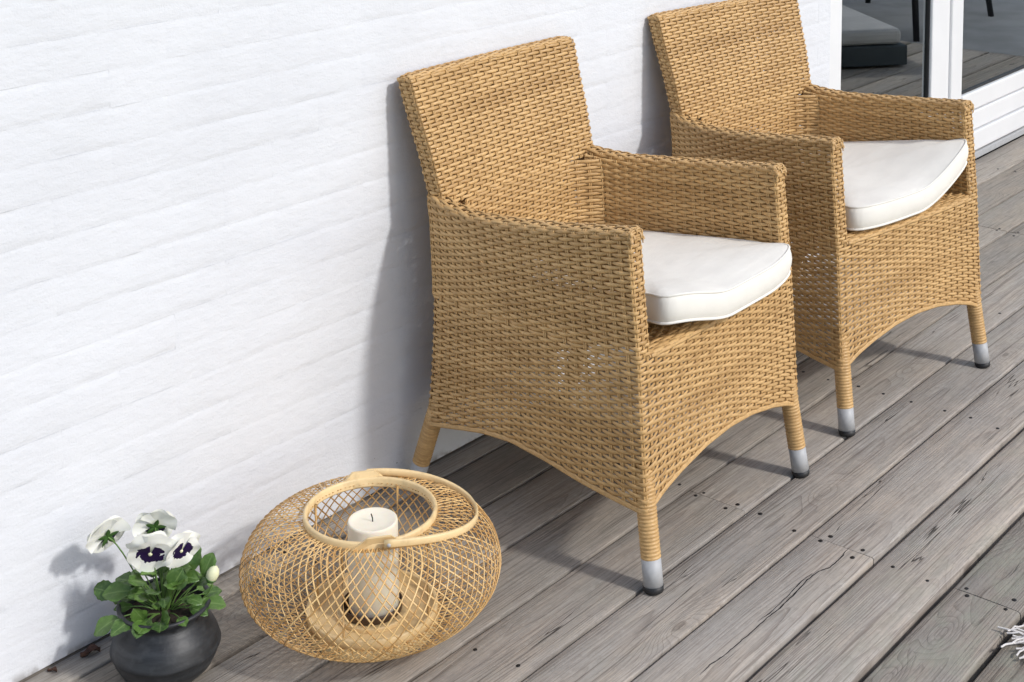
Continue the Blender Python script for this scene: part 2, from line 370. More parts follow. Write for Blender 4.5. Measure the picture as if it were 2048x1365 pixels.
# ------------------------------------------------------------------ house wall of whitewashed bricks
WEND = 3.10
a = Acc(); a.box(-2.5, WEND, .0030, .30, .005, 2.75); a.box(5.55, 9, .0030, .30, -.15, 2.75); a.box(WEND, 5.55, .0030, .30, 2.12, 2.75)
wall = ob('brick_wall', a, 'wall', label='white painted brick wall behind the two wicker armchairs', category='wall', smooth=False)
def brick_mesh(seed):
    nx, nz = 17, 11; Lx, Lz = .240, .0685; G = np.zeros((nz, nx, 3)); rng = random.Random(seed)
    lo, hi = rng.uniform(.0042, .0058), rng.uniform(.0042, .0060); dj = rng.uniform(.0003, .0014)
    # rows crowd towards the joints
    tz = np.array([0, .035, .08, .13, .2, .5, .8, .87, .92, .965, 1.0]); tx = np.concatenate([[0, .015, .035], np.linspace(.08, .92, nx-6), [.965, .985, 1]])
    for j, b in enumerate(tz):
        for i, c in enumerate(tx):
            x = (c-.5)*Lx; z = (b-.5)*Lz
            wv = .16*fn(x*14, seed*3.1, 0)+.06*fn(x*45, seed*1.3, 4)            # uneven joint width
            e = min(b, 1-b); q = max(0, 1-(e/(.17+wv*.6))); q = q*q*(3-2*q)
            ex = min(c, 1-c); qx = max(0, 1-ex/.05); qx = qx*qx*(3-2*qx)
            keep = min(1, ex/.06)
            y = .0004+dj*q*(.75+.7*fn(x*17, b*3, seed))+.0003*qx+keep*(.0011*fn(x*9, z*20, seed*2.2)+.0005*fn(x*40, z*40, seed))
            G[j, i] = (x, y, z)
    a = Acc(); a.grid(G[:, ::-1]); return a.mesh('brick')
BR = [brick_mesh(i+1) for i in range(12)]
k = 0
for row in range(18):
    zc = .006+.0685*(row+.5); x0 = .02-(.12 if row % 2 else 0)
    while x0 < WEND-.02:
        x1 = min(x0+.240, WEND)
        b = ob('brick', BR[random.randrange(12)], 'wall', wall); b.location = ((x0+x1)/2, 0, zc)
        b.scale = ((x1-x0)/.240, 1, 1); x0 += .240

# ------------------------------------------------------------------ patio door
Y = .105
door = thing('patio_door', 'white framed glass patio door with panelled bottom rails, at the end of the wall', 'door', (0, 0, 0))
a = Acc(); a.box(WEND+.002, 3.21, Y-.012, Y+.07, .02, 2.11); a.box(5.46, 5.548, Y-.012, Y+.07, .02, 2.11); a.box(3.21, 5.46, Y-.012, Y+.07, 2.04, 2.11)
bevel(ob('outer_frame', a, 'frame', door, smooth=False), .003)
a = Acc(); a.box(WEND+.002, 5.548, Y-.018, Y+.08, .002, .030); bevel(ob('door_sill', a, 'metal', door, smooth=False), .004)
def leaf(x0, x1, s0, s1):
    a = Acc(); a.box(x0, x0+s0, Y, Y+.055, .036, 2.035); a.box(x1-s1, x1, Y, Y+.055, .036, 2.035); a.box(x0+s0, x1-s1, Y, Y+.055, 1.92, 2.035)
    lf = bevel(ob('door_leaf', a, 'frame', door, smooth=False), .006, 3)
    # bottom rail: three stepped boards with dark joints between them
    zs = [.036, .118, .196, .272]
    for i in range(3):
        a = Acc(); dy = (-.016, -.006, 0.0)[i]; a.box(x0+s0 if i else x0-.002, x1-s1 if i else x1+.002, Y+dy-.004, Y+.050, zs[i]+.0022, zs[i+1]-.0022)
        bevel(ob('bottom_rail', a, 'frame', lf, smooth=False), .005, 3)
    a = Acc(); g0, g1, z0, z1 = x0+s0, x1-s1, .272, 1.92
    for bx in ((g0, g0+.006, z0, z1), (g1-.006, g1, z0, z1), (g0+.006, g1-.006, z0, z0+.006), (g0+.006, g1-.006, z1-.006, z1)): a.box(bx[0], bx[1], Y+.012, Y+.034, bx[2], bx[3])
    ob('gasket', a, 'gasket', lf, smooth=False)
    a = Acc(); a.box(g0+.004, g1-.004, Y+.0205, Y+.0225, z0+.004, z1-.004); ob('glass_pane', a, 'glass', lf, smooth=False)
    a = Acc(); a.box(g0+.018, g0+.022, Y+.026, Y+.034, z0+.02, z1-.02); a.box(g1-.022, g1-.018, Y+.026, Y+.034, z0+.02, z1-.02); ob('spacer_bar', a, 'metal', lf, smooth=False)
leaf(3.218, 4.205, .155, .132); leaf(4.246, 5.455, .100, .132)
a = Acc(); a.box(4.206, 4.245, Y+.012, Y+.06, .036, 2.035); ob('meeting_strip', a, 'frame', door, smooth=False)
# the room behind it
a = Acc(); a.box(1.6, 6.4, .30, 4.2, -.06, .03); ob('room_floor', a, 'floor_in', kind='structure', smooth=False)
a = Acc(); a.box(1.5, 1.6, .3, 4.3, -.06, 2.6); a.box(6.4, 6.5, .3, 4.3, -.06, 2.6); a.box(1.6, 6.4, 4.2, 4.3, -.06, 2.6); a.box(1.5, 6.5, .3, 4.3, 2.6, 2.7); ob('room_walls', a, 'wall_in', kind='structure', smooth=False)
sofa = thing('sofa', 'dark charcoal sofa in the dim room behind the patio door', 'sofa', (4.9, 1.7, .03))
for nm, bx in (('seat', (-.9, .9, -.35, .4, .12, .42)), ('backrest', (-.9, .9, .4, .62, .12, .8)), ('armrest', (-1.1, -.9, -.4, .62, .1, .6)), ('armrest', (.9, 1.1, -.4, .62, .1, .6))):
    a = Acc(); a.box(*bx); bevel(ob(nm, a, 'sofa', sofa, smooth=False), .04, 3)
for sx in (-1, 1):
    for sy in (-.3, .5):
        a = Acc(); a.box(sx*1.0-.03, sx*1.0+.03, sy-.03, sy+.03, 0, .12); ob('leg', a, 'black', sofa, smooth=False)

# ------------------------------------------------------------------ wicker armchair
WS, WT = .0042, .0016                                          # strand half width, half thickness
def weave(P, N, rows, weft, stake, M=4, amp=.0029, parity=0, ws=WS, cap=True, stakes=True, jit=.00035):
    """plain weave on the surface P(u, v), u in 0..N (stakes at whole numbers), v in 0..1"""
    uu = np.linspace(0, N, N*M+1); vv = (np.arange(rows)+.5)/rows
    U, V = np.meshgrid(uu, vv); G = P(U, V)
    d = 1e-3; Tu = P(U+d, V)-P(U-d, V); Tv = P(U, np.clip(V+d, 0, 1))-P(U, np.clip(V-d, 0, 1))
    n = np.cross(Tu, Tv); n /= np.linalg.norm(n, axis=-1, keepdims=True)+1e-12
    cs = np.cos(np.pi*U); sg = np.where((np.arange(rows)+parity) % 2, -1., 1.)[:, None]
    off = amp*np.sign(cs)*np.abs(cs)**.8*sg
    tv = Tv/(np.linalg.norm(Tv, axis=-1, keepdims=True)+1e-12)
    jz = RNG.normal(0, jit, (rows, N+1)); jz = np.repeat(jz, M, 1)[:, :N*M+1]
    Pw = G+n*off[..., None]+tv*jz[..., None]
    k = np.abs(cs); wloc = ws*(.86+.16*k)*(1+RNG.normal(0, .03, (rows, 1)))
    weft.sweep(Pw, n, wloc, WT*np.ones_like(wloc), RNG.random(rows), cap=cap)
    if stakes:
        iu = np.arange(0, N+1); vs = np.concatenate([[0], vv, [1]]); U2, V2 = np.meshgrid(iu.astype(float), vs, indexing='ij'); G2 = P(U2, V2)
        Tu2 = P(U2+d, V2)-P(U2-d, V2); Tu2 /= np.linalg.norm(Tu2, axis=-1, keepdims=True)+1e-12
        Tv2 = P(U2, np.clip(V2+d, 0, 1))-P(U2, np.clip(V2-d, 0, 1)); n2 = np.cross(Tu2, Tv2); n2 /= np.linalg.norm(n2, axis=-1, keepdims=True)+1e-12
        s2 = np.where((np.arange(rows)+parity) % 2, -1., 1.); s2 = np.concatenate([[0], s2, [0]]); o2 = -.0007*np.cos(np.pi*U2)*s2[None]
        for sh in (-.0021, .0021): stake.sweep(G2+n2*o2[..., None]+Tu2*sh, n2, .0021, .0014, RNG.random(N+1)*.6+.4)

ip = np.interp
def xf(z): return ip(z, [.15, .45, .70], [.296, .294, .292])
def yf(z): return ip(z, [.15, .45, .70], [.010, .030, .054])
def xr(z): return ip(z, [.15, .45, .66, .91], [.277, .268, .267, .285])
def yr(z): return ip(z, [.10, .164, .277, .389, .486, .604, .672, .749, .83, .911], [.610, .592, .581, .576, .576, .582, .592, .611, .637, .660])
def armz(y): return ip(y, [.05, .2, .35, .45, .53, .57, .60], [.690, .670, .653, .645, .649, .658, .664])
ZS = .448
def abow(z): return ip(z, [.16, .45, .66], [.005, .015, .026])
SIDE_B = ([0, .16, .28, .42, .58, .73, .86, 1], [.160, .180, .194, .199, .187, .170, .160, .152])
FRONT_B = ([0, .1, .2, .35, .5, .65, .8, .9, 1], [.152, .178, .195, .212, .218, .212, .195, .178, .152])
def smooth_u(Q, U, V, r=.42):
    return sum(Q(U+dl, V)*wt for dl, wt in ((-r, .15), (-r/2, .22), (0, .26), (r/2, .22), (r, .15)))
def poly_surface(corners, ns, closed):
    """corners(z): (k, 3) plan; ns: stakes per edge"""
    cum = np.concatenate([[0], np.cumsum(ns)])
    return cum

def base_surface():
    ns = [22, 22, 22, 22]; NN = sum(ns)
    def Q(U, V):
        U = np.mod(U, NN); e = np.minimum((U//22).astype(int), 3); t = U/22-e
        zb = np.select([e == 0, e == 1, e == 2], [ip(t, *SIDE_B), ip(t, *FRONT_B), ip(1-t, *SIDE_B)], .16+.03*np.sin(np.pi*t))
        z = zb+(ZS-zb)*V
        bow = np.sin(np.pi*t)
        x = np.select([e == 0, e == 1, e == 2], [-(xr(z)*(1-t)+xf(z)*t)-abow(z)*np.sin(np.pi*np.clip(t, 0, 1)**.8), xf(z)*(2*t-1), xf(z)*(1-t)+xr(z)*t+abow(z)*np.sin(np.pi*np.clip(1-t, 0, 1)**.8)], xr(z)*(1-2*t))
        y = np.select([e == 0, e == 1, e == 2], [yr(z)*(1-t)+yf(z)*t, yf(z)-.006*bow, yf(z)*(1-t)+yr(z)*t], yr(z))
        return np.stack([x, y, z], -1)
    return (lambda U, V: smooth_u(Q, U, V)), NN
TH = .037
def arm_surface(s):
    ns = [22, 2, 20]; NN = 44
    def Q(U, V):
        U = np.clip(U, 0, NN)
        e = np.where(U < 22, 0, np.where(U < 24, 1, 2)); t = np.select([e == 0, e == 1], [U/22, (U-22)/2], (U-24)/20)
        bow = np.sin(np.pi*np.clip(t, 0, 1))
        z = .5+0*U
        for _ in range(3):
            yo = np.select([e == 0, e == 1], [yr(z)*(1-t)+yf(z)*t, yf(z)], yf(z)*(1-t)+(yr(z)-TH)*t)
            z = ZS+(armz(yo)-.006-ZS)*V
        x = np.select([e == 0, e == 1], [xr(z)*(1-t)+xf(z)*t+abow(z)*np.sin(np.pi*np.clip(t, 0, 1)**.8), xf(z)-TH*t], (xf(z)-TH)*(1-t)+(xr(z)-TH)*t+abow(z)*np.sin(np.pi*np.clip(1-t, 0, 1)**.8))
        return np.stack([s*x, yo, z], -1)
    return (lambda U, V: smooth_u(Q, U, V)), NN
def arm_top_surface(s):
    def Q(U, V):
        t = np.clip(U, 0, 24)/22
        y = np.where(t <= 1, .588*(1-t)+.058*t, .058-.010*np.sin(np.clip((t-1)*22/2, 0, 1)*1.57))
        dz = np.where(t <= 1, 0, -.016*(1-np.cos(np.clip((t-1)*22/2, 0, 1)*1.57)))
        z0 = armz(y); tt = np.clip(t, 0, 1)
        xc = xr(z0)*(1-tt)+xf(z0)*tt+abow(z0)*np.sin(np.pi*tt**.8)-TH/2
        th = np.pi*(1-V); c, sn = np.cos(th), np.sin(th)
        ce = np.sign(c)*np.abs(c)**.65; se = np.abs(sn)**.65
        return np.stack([s*(xc-ce*(TH/2+.0008)), y, z0-.009+.014*se+dz], -1)
    return Q, 24
ZA, ZT = .650, .906
def back_surface():
    ns = [23, 2, 23, 2]; NN = 50
    def Q(U, V):
        U = np.mod(U, NN); e = np.where(U < 23, 0, np.where(U < 25, 1, np.where(U < 48, 2, 3)))
        t = np.select([e == 0, e == 1, e == 2], [U/23, (U-23)/2, (U-25)/23], (U-48)/2)
        z = .639+(ZT-.639)*V; hx = xr(z); bow = .012*np.sin(np.pi*t)
        x = np.select([e == 0, e == 1, e == 2], [hx*(2*t-1), hx, hx*(1-2*t)], -hx)
        y = np.select([e == 0, e == 1, e == 2], [yr(z)-TH+bow, yr(z)-TH*(1-t), yr(z)+bow*.3], yr(z)-TH*t)
        return np.stack([x, y, z+.010*np.where(e == 0, -np.sin(np.pi*t)*V*0, 0)], -1)
    return (lambda U, V: smooth_u(Q, U, V)), NN
def back_low_surface():
    def Q(U, V):
        t = np.clip(U, 0, 20)/20; z = .432+(.640-.432)*V; hx = .240; x = hx*(2*t-1)
        y = yr(z)-TH+.012*np.sin(np.pi*t)-.040*np.clip((np.abs(x)-.16)/.075, 0, 1)**2
        return np.stack([x, y, z], -1)
    return Q, 20
def back_rear_low():
    def Q(U, V):
        t = np.clip(U, 0, 22)/22; z = ZS+(ZA-ZS)*V; return np.stack([xr(z)*(1-2*t), yr(z), z], -1)
    return Q, 22
def back_top_surface():
    def Q(U, V):
        t = np.clip(U, 0, 23)/23; bow = .010*np.sin(np.pi*t); x = (xr(.905)-.005)*(2*t-1)
        th = np.pi*V; c, sn = np.cos(th), np.sin(th); ce = np.sign(c)*np.abs(c)**.65; se = np.abs(sn)**.65
        end = 1-np.clip((np.abs(2*t-1)-.92)/.08, 0, 1)**2*.6
        yc = yr(.905)-TH/2+bow*.65
        return np.stack([x, yc-ce*(TH/2-.0035)*(.55+.45*end), .9055+.0055*se*end], -1)
    return Q, 23
def seat_surface():
    def Q(U, V):
        t = np.clip(U, 0, 20)/20; y = .050+.488*V
        return np.stack([.246*(2*t-1), y+0*t, .452-.035*V-.012*np.sin(np.pi*t)*np.sin(np.pi*V)], -1)
    return Q, 20
def rim_surface():
    def Q(U, V):
        t = np.clip(U, 0, 20)/20; th = V*1.75
        return np.stack([.258*(2*t-1), .026+.026*(1-np.cos(th))-.006*np.sin(np.pi*t), .4445+.0105*np.sin(th)], -1)
    return Q, 20

def edge_tube(acc, P, N, v, rad, u0=0):
    U = np.linspace(u0, N, (N-u0)*3+1)[None]; G = P(U, np.full_like(U, v)); n = np.zeros_like(G); n[..., 2] = 1
    acc.sweep(G, n, rad, rad, .7, K=6)

def leg_mesh(p0, p1, sx):
    """wrapped leg between two points: a stack of cane turns"""
    p0, p1 = np.array(p0), np.array(p1); L = np.linalg.norm(p1-p0); n = int(L/.0070); prof = []
    for i in range(n):
        for q in (0, .25, .5, .75): prof.append(((i+q)/n, .0178+.0020*abs(math.sin(math.pi*q))**.7))
    prof.append((1, .0178)); pr = np.array(prof); ax = (p1-p0)/L; u_ = np.cross(ax, [0, 1, 0]); u_ /= np.linalg.norm(u_); v_ = np.cross(ax, u_)
    th = np.arange(20)*2*np.pi/20
    G = p0+ax*(pr[:, :1, None]*L)+(u_*np.cos(th)[:, None]+v_*np.sin(th)[:, None])[None]*pr[:, 1][:, None, None]
    a = Acc(); a.grid(G, RNG.random(G.shape[0]).repeat(20), True); return a
def cyl(p0, p1, r0, r1, a=None, seg=24, steps=((0, 1), (1, 1)), end=True):
    p0, p1 = np.array(p0, float), np.array(p1, float); L = np.linalg.norm(p1-p0); ax = (p1-p0)/L; u_ = np.cross(ax, [.1, 1, 0]); u_ /= np.linalg.norm(u_); v_ = np.cross(ax, u_)
    th = np.arange(seg)*2*np.pi/seg; st = list(steps)
    if end: st = [(st[0][0], 0)]+st+[(st[-1][0], 0)]
    G = np.stack([p0+ax*(t*L)+(u_*np.cos(th)[:, None]+v_*np.sin(th)[:, None])*((r0*(1-t)+r1*t)*k) for t, k in st])
    a = a or Acc(); a.grid(G, .5, True); return a

def make_chair():
    root = thing('wicker_armchair', '', 'armchair', group='wicker armchairs along the wall')
    def part(name, panels, tubes=(), cores=()):
        weft, stake = Acc(), Acc()
        for (P, N), rows, kw in panels: weave(P, N, rows, weft, stake, **kw)
        for (P, N), v, rad in tubes: edge_tube(stake, P, N, v, rad)
        o = ob(name, stake, 'wicker', root)
        ob('woven_strands', weft, 'wicker', o, kind='stuff'); return o
    bs = base_surface(); part('base', [(bs, 35, {})], [(bs, 0.0, .0042), (bs, .012, .0036)])
    for s in (-1, 1):
        part('armrest', [(arm_surface(s), 28, {}), (arm_top_surface(s), 7, dict(ws=.0038, amp=.0022))])
    part('backrest', [(back_surface(), 33, dict()), (back_low_surface(), 27, dict(parity=1)), (back_rear_low(), 25, {}), (back_top_surface(), 7, dict(ws=.0038, amp=.0022))])
    part('seat', [(seat_surface(), 48, dict(ws=.0042)), (rim_surface(), 5, dict(ws=.0046, amp=.0012))])
    for s in (-1, 1):
        foot = np.array([s*.2885, -.002, 0]); top = np.array([s*.2745, .034, .235])
        P = lambda z: foot+(top-foot)*(z/.235)
        lg = ob('leg', leg_mesh(P(.062), P(.235), s), 'wicker', root)
        ob('metal_sleeve', cyl(P(.011), P(.066), .0192, .0190), 'metal', lg); ob('rubber_cap', cyl(P(.0), P(.0125), .0186, .0200, steps=((0, .94), (.15, 1), (1, 1))), 'gasket', lg)
        foot2 = np.array([s*.2720, .640, 0]); top2 = np.array([s*.2560, .566, .235])
        P2 = lambda z: foot2+(top2-foot2)*(z/.235)
        lg = ob('leg', leg_mesh(P2(.062), P2(.235), s), 'wicker', root)
        ob('metal_sleeve', cyl(P2(.011), P2(.066), .0192, .0190), 'metal', lg); ob('rubber_cap', cyl(P2(.0), P2(.0125), .0186, .0200), 'gasket', lg)
    return root
def copy_tree(o, parent=None):
    c = o.copy(); COL.objects.link(c); c.parent = parent
    for ch in list(o.children): copy_tree(ch, c)
    return c
ch1 = make_chair(); ch2 = copy_tree(ch1)
C1, C2 = ((1.4778, -.6754, 0), .0221), ((2.2890, -.6992, 0), -.1531)
for c, (loc, rz) in ((ch1, C1), (ch2, C2)): c.location = loc; c.rotation_euler = (0, 0, rz)
ch1['label'] = 'honey brown wicker armchair standing between the bamboo lantern and the other armchair'
ch2['label'] = 'honey brown wicker armchair standing next to the glass patio door'

def make_cushion(bend, place, label, seed):
    root = thing('seat_cushion', label, 'cushion', place[0], place[1], group='cushions on the armchairs')
    hw, y0, y1 = .234, -.014, .505; Mp = 120; per = []
    cx, cy = 0, (y0+y1)/2; hy = (y1-y0)/2
    for i in range(Mp):                                        # rounded outline, fuller front corners
        th = 2*math.pi*i/Mp; c, s = math.cos(th), math.sin(th); ex = .46 if s < 0 else .24
        px = hw*math.copysign(abs(c)**ex, c); py = hy*math.copysign(abs(s)**ex, s)
        px *= 1+.03*max(0, -py/hy)-.05*max(0, py/hy)**2+.23*(lambda q_: q_*q_*(3-2*q_))(min(1, max(0, (.075-(py+cy))/.075)))
        per.append((px, py))
    per = np.array(per)
    # even spacing
    cl = np.vstack([per, per[:1]]); dl = np.concatenate([[0], np.cumsum(np.hypot(*np.diff(cl, axis=0).T))]); q = np.linspace(0, dl[-1], Mp+1)[:-1]
    per = np.stack([np.interp(q, dl, cl[:, 0]), np.interp(q, dl, cl[:, 1])], -1); per[:, 1] += cy
    H = .058
    def lift(x, y): return bend(x, y)
    rings = [(.0, 0), (.5, 0), (.9, 0), (.985, .002), (1.0, .006), (1.012, .018), (1.016, .030), (1.010, .043), (1.0, H-.004), (.985, H), (.955, H+.002), (.9, H+.006), (.8, H+.010), (.65, H+.013), (.45, H+.015), (.2, H+.016), (.0, H+.016)]
    G = np.zeros((len(rings), Mp, 3))
    for k, (sc, z) in enumerate(rings):
        for i, (px, py) in enumerate(per):
            x, y = px*sc, cy+(py-cy)*sc
            puck = 0
            if 3 <= k <= 12:
                e = 1-abs(k-8)/5.0; puck = .0012*max(0, e)*(fn(q[i]*38, k*.6, seed)+.6*fn(q[i]*90, k*.8, seed+3))
            if k > 9: puck += .0022*fn(x*9+seed, y*16, .3)+.0014*fn(x*20+y*8, y*30, seed)
            out = puck*1.4 if 3 <= k <= 8 else 0; d = math.hypot(x, y-cy)+1e-6
            G[k, i] = (x+out*x/d, y+out*(y-cy)/d, z+(puck if k > 8 else 0)+lift(x, y))
    a = Acc(); a.grid(G, .5, True); ob('cover', a, 'fabric', root)
    for z, sc in ((H-.0015, .994), (.0035, 1.0)):
        P = np.array([(px*sc, cy+(py-cy)*sc, z+lift(px, py)) for px, py in np.vstack([per, per[:2]])]); a = Acc(); a.tube(P, .0027, 8); ob('piping', a, 'fabric', root)
    return root
ss = lambda t: (lambda q: q*q*(3-2*q))(min(1, max(0, t)))
make_cushion(lambda x, y: .463-.045*y/.49+.036*ss((-.04-x)/.20)*(1-.8*y/.49)+.010*ss((x-.1)/.15)*(1-y/.49), ((C1[0][0]+.018, C1[0][1]+.000, 0), C1[1]), 'cream white seat cushion with piping on the armchair beside the bamboo lantern', 1.3)
make_cushion(lambda x, y: .465-.040*y/.49+.085*ss((x+.02)/.30)*(1-.75*y/.49), ((C2[0][0]+.022, C2[0][1]+.020, 0), C2[1]+.01), 'cream white seat cushion with one raised corner on the armchair next to the patio door', 5.7)

# ------------------------------------------------------------------ bamboo lantern
LC = (.783, -.342)
lan = thing('bamboo_lantern', 'round woven bamboo lantern with a hoop handle on the deck', 'lantern', (*LC, 0))
def lprof(t):
    ph = -math.pi/2+math.pi*t; c_ = max(0, math.cos(ph)); return .113+.122*(c_**.85 if ph > 0 else c_**1.15), .117+.094*math.sin(ph)
NL, nst = 80, 30; tt = np.linspace(0, 1, nst); pr = np.array([lprof(x) for x in tt]); TW = 1.08
def lattice(dirn):
    P = np.zeros((NL, nst, 3)); Nn = np.zeros_like(P)
    for k in range(NL):
        a0 = 2*math.pi*(k+(.0 if dirn > 0 else .5))/NL+random.gauss(0, .009); tw = TW*(1+random.gauss(0, .012))
        an = a0+dirn*tw*(tt-.5); wv = .0009*dirn*np.cos(np.arange(nst)*1.3+k)
        rr = pr[:, 0]+dirn*.0008+wv*.4
        P[k] = np.stack([rr*np.cos(an), rr*np.sin(an), pr[:, 1]], -1)
        dr, dz = np.gradient(pr[:, 0]), np.gradient(pr[:, 1]); Nn[k] = np.stack([dz*np.cos(an), dz*np.sin(an), -dr], -1)
    Nn /= np.linalg.norm(Nn, axis=-1, keepdims=True); return P, Nn
a = Acc()
for dn in (1, -1):
    P, Nn = lattice(dn); a.sweep(P, Nn, .00130*(1+RNG.normal(0, .12, (NL, 1)))*np.ones((NL, nst)), .0008*np.ones((NL, nst)), RNG.random(NL))
ob('lattice', a, 'bamboo', lan, kind='stuff')
def hoop(r_, z0, z1, th, mat, name, par):
    a = Acc(); p = [(r_-th/2, z0+.002), (r_-th/2+.0015, z0), (r_+th/2-.0015, z0), (r_+th/2, z0+.002), (r_+th/2, z1-.003), (r_+th/2-.002, z1), (r_-th/2+.002, z1), (r_-th/2, z1-.003), (r_-th/2, z0+.002)]
    a.lathe(p, 96, .6); return ob(name, a, mat, par)
hoop(.1175, .203, .222, .0075, 'bamboo_hoop', 'rim', lan); hoop(.117, .002, .024, .007, 'bamboo_hoop', 'foot_ring', lan)
a = Acc(); a.lathe([(0, .020), (.108, .020), (.112, .0215), (.112, .038), (.1135, .040), (.118, .040), (.1195, .038), (.1195, .018), (0, .018)], 96, .5); tray = ob('tray', a, 'bamboo_hoop', lan)
a = Acc(); a.lathe([(0, .0202), (0, .0275), (.056, .0275), (.0615, .0285), (.0635, .0285), (.0645, .027), (.0645, .0202)], 64, .3); ob('candle_cup', a, 'bamboo_hoop', tray)
a = Acc(); a.lathe([(0, .0278), (.0520, .0278), (.0545, .0305), (.0555, .0440), (.0545, .0445), (.0535, .0440), (.0522, .0310), (0, .0300)], 64); ob('dish', a, 'holder', tray)
for k in range(4):
    an = .35+k*math.pi/2; a = Acc(); c_, s_ = math.cos(an), math.sin(an)
    a.tube([(.1125*c_, .1125*s_, .028), (.1115*c_, .1115*s_, .12), (.1125*c_, .1125*s_, .21)], .0028, 8); ob('strut', a, 'bamboo', lan)
ax = Vector((.144, .191, 0)).normalized(); pe = Vector((ax.y, -ax.x, 0))     # pivot axis, and the side the handle lies on
for s in (-1, 1):                                                             # ears that carry the handle
    a = Acc(); c0 = ax*(s*.1255); pts = [(-.050, .206), (.050, .206), (.050, .2085), (.022, .232), (-.020, .232), (-.050, .2085)]
    # follow the rim: bend each point on to a circle
    V = []
    for dr in (-.0028, .0028):
        for q, z in pts:
            ang = q/.1245; d_ = ax*(s*math.cos(ang))+pe*math.sin(ang); V.append(tuple(d_*(.1245+dr)+Vector((0, 0, z))))
    Q = [(0, 1, 2, 5), (5, 2, 3, 4), (6, 11, 8, 7), (11, 10, 9, 8)]+[(i, i+6, (i+1) % 6+6, (i+1) % 6) for i in range(6)]
    a.add(V, Q, .5); ear = ob('ear', a, 'bamboo_hoop', lan, smooth=False)
    a = Acc(); p_ = ax*(s*.130)+Vector((0, 0, .2215))+pe*.016; d_ = ax*s; cyl(p_, p_+d_*.008, .0034, .0030, a, 12); ob('screw', a, 'metal', ear)
hp = []; hn = []
for i in range(61):
    th = math.pi*i/60; along = -math.cos(th); outw = math.sin(th)
    p_ = ax*(along*.1325)+pe*(outw**.85*.186 if 0 < i < 60 else 0)
    hp.append((p_.x, p_.y, .2225-.026*outw**1.3)); hn.append((ax*along+pe*outw*.9).normalized())
hp = [tuple(Vector(q_)+pe*.008) for q_ in hp]
a = Acc(); a.sweep(np.array(hp), np.array([tuple(v) for v in hn]), .0085, .0030, .7, K=6, cap=True); ob('handle', a, 'bamboo_hoop', lan)
can = thing('pillar_candle', 'cream pillar candle standing inside the bamboo lantern', 'candle', (LC[0]+.002, LC[1]-.003, .0301))
a = Acc(); a.lathe([(0, 0), (.043, 0), (.0455, .003), (.0458, .10), (.0455, .166), (.0445, .1700), (.0420, .1708), (.038, .1685), (.024, .1668), (.004, .1662), (0, .1662)], 64); ob('wax_body', a, 'wax', can)
a = Acc(); a.tube([(0, 0, .166), (.0005, .0008, .172), (-.0012, .001, .178), (-.0035, 0, .182)], .0011, 6, up=(1, 0, 0)); ob('wick', a, 'wick', can)

# ------------------------------------------------------------------ pansy in a clay pot
PC = (.461, -.166)
pot = thing('clay_pot', 'squat black clay pot beside the white wall', 'pot', (*PC, 0))
a = Acc(); a.lathe([(0, .002), (.050, .0), (.062, .003), (.078, .018), (.088, .038), (.0885, .046), (.0930, .050), (.0935, .053), (.0915, .058), (.089, .068), (.081, .085), (.071, .095), (.0650, .102), (.0635, .107), (.0670, .113), (.0745, .120), (.0795, .1245), (.0800, .128), (.0775, .1305), (.0730, .1285), (.066, .116), (.062, .105), (0, .100)], 72); ob('pot_body', a, 'clay', pot)
a = Acc(); a.lathe([(.0655, .112), (.055, .1145), (.035, .116), (.012, .1175), (0, .117)], 32); so_ = ob('soil', a, 'soil', pot)
pan = thing('pansy_plant', 'white pansies with dark purple blotches growing in the black pot', 'plant', (*PC, .113))
def leaf_mesh(seed, L=.040, Wd=.030):
    rng = random.Random(seed); nu, nv = 11, 7; G = np.zeros((nu, nv, 3)); A = np.zeros((nu, nv))
    for i in range(nu):
        t = i/(nu-1); wdt = Wd/2*(max(0, math.sin(math.pi*(.03+.965*t)**1.15))**.62)*(1+.06*math.sin(t*30+seed)*(.3+t))
        for j in range(nv):
            s = (j/(nv-1)*2-1); x = s*wdt; zz = .16*abs(x)-.010*t*t*(1+.5*math.sin(seed))+.0022*math.sin(s*7+t*9+seed)*abs(s)
            G[i, j] = (x, t*L-(.006*(1-abs(s)) if False else 0), zz); A[i, j] = abs(s)
    a = Acc(); a.grid(G, A.ravel()); me = a.mesh('leaf'); me.attributes.new('rad', 'FLOAT', 'POINT').data.foreach_set('value', A.ravel().astype(np.float32)); return me
LM = [leaf_mesh(i+1, random.uniform(.036, .046), random.uniform(.027, .036)) for i in range(6)]
def orient(o, pos, direc, up, sc=1.0):
    y = Vector(direc).normalized(); z = Vector(up); z = (z-y*z.dot(y)).normalized(); x = y.cross(z)
    mm = Matrix((x, y, z)).transposed().to_4x4(); mm.translation = Vector(pos); o.matrix_local = mm @ Matrix.Scale(sc, 4)
def stalk(p0, p1, p2, rad, parent, name='stem'):
    p0, p1, p2 = map(np.array, (p0, p1, p2)); t_ = np.linspace(0, 1, 8)[:, None]; P = p0*(1-t_)**2+2*p1*t_*(1-t_)+p2*t_**2
    a = Acc(); a.tube(P, rad, 6, up=(.3, .2, .1)); return ob(name, a, 'stem', parent)
VD = Vector((-.78, -.62, 0)); RT = Vector((.63, -.777, 0))                     # towards the viewer's side, and along the wall's right
lv = []
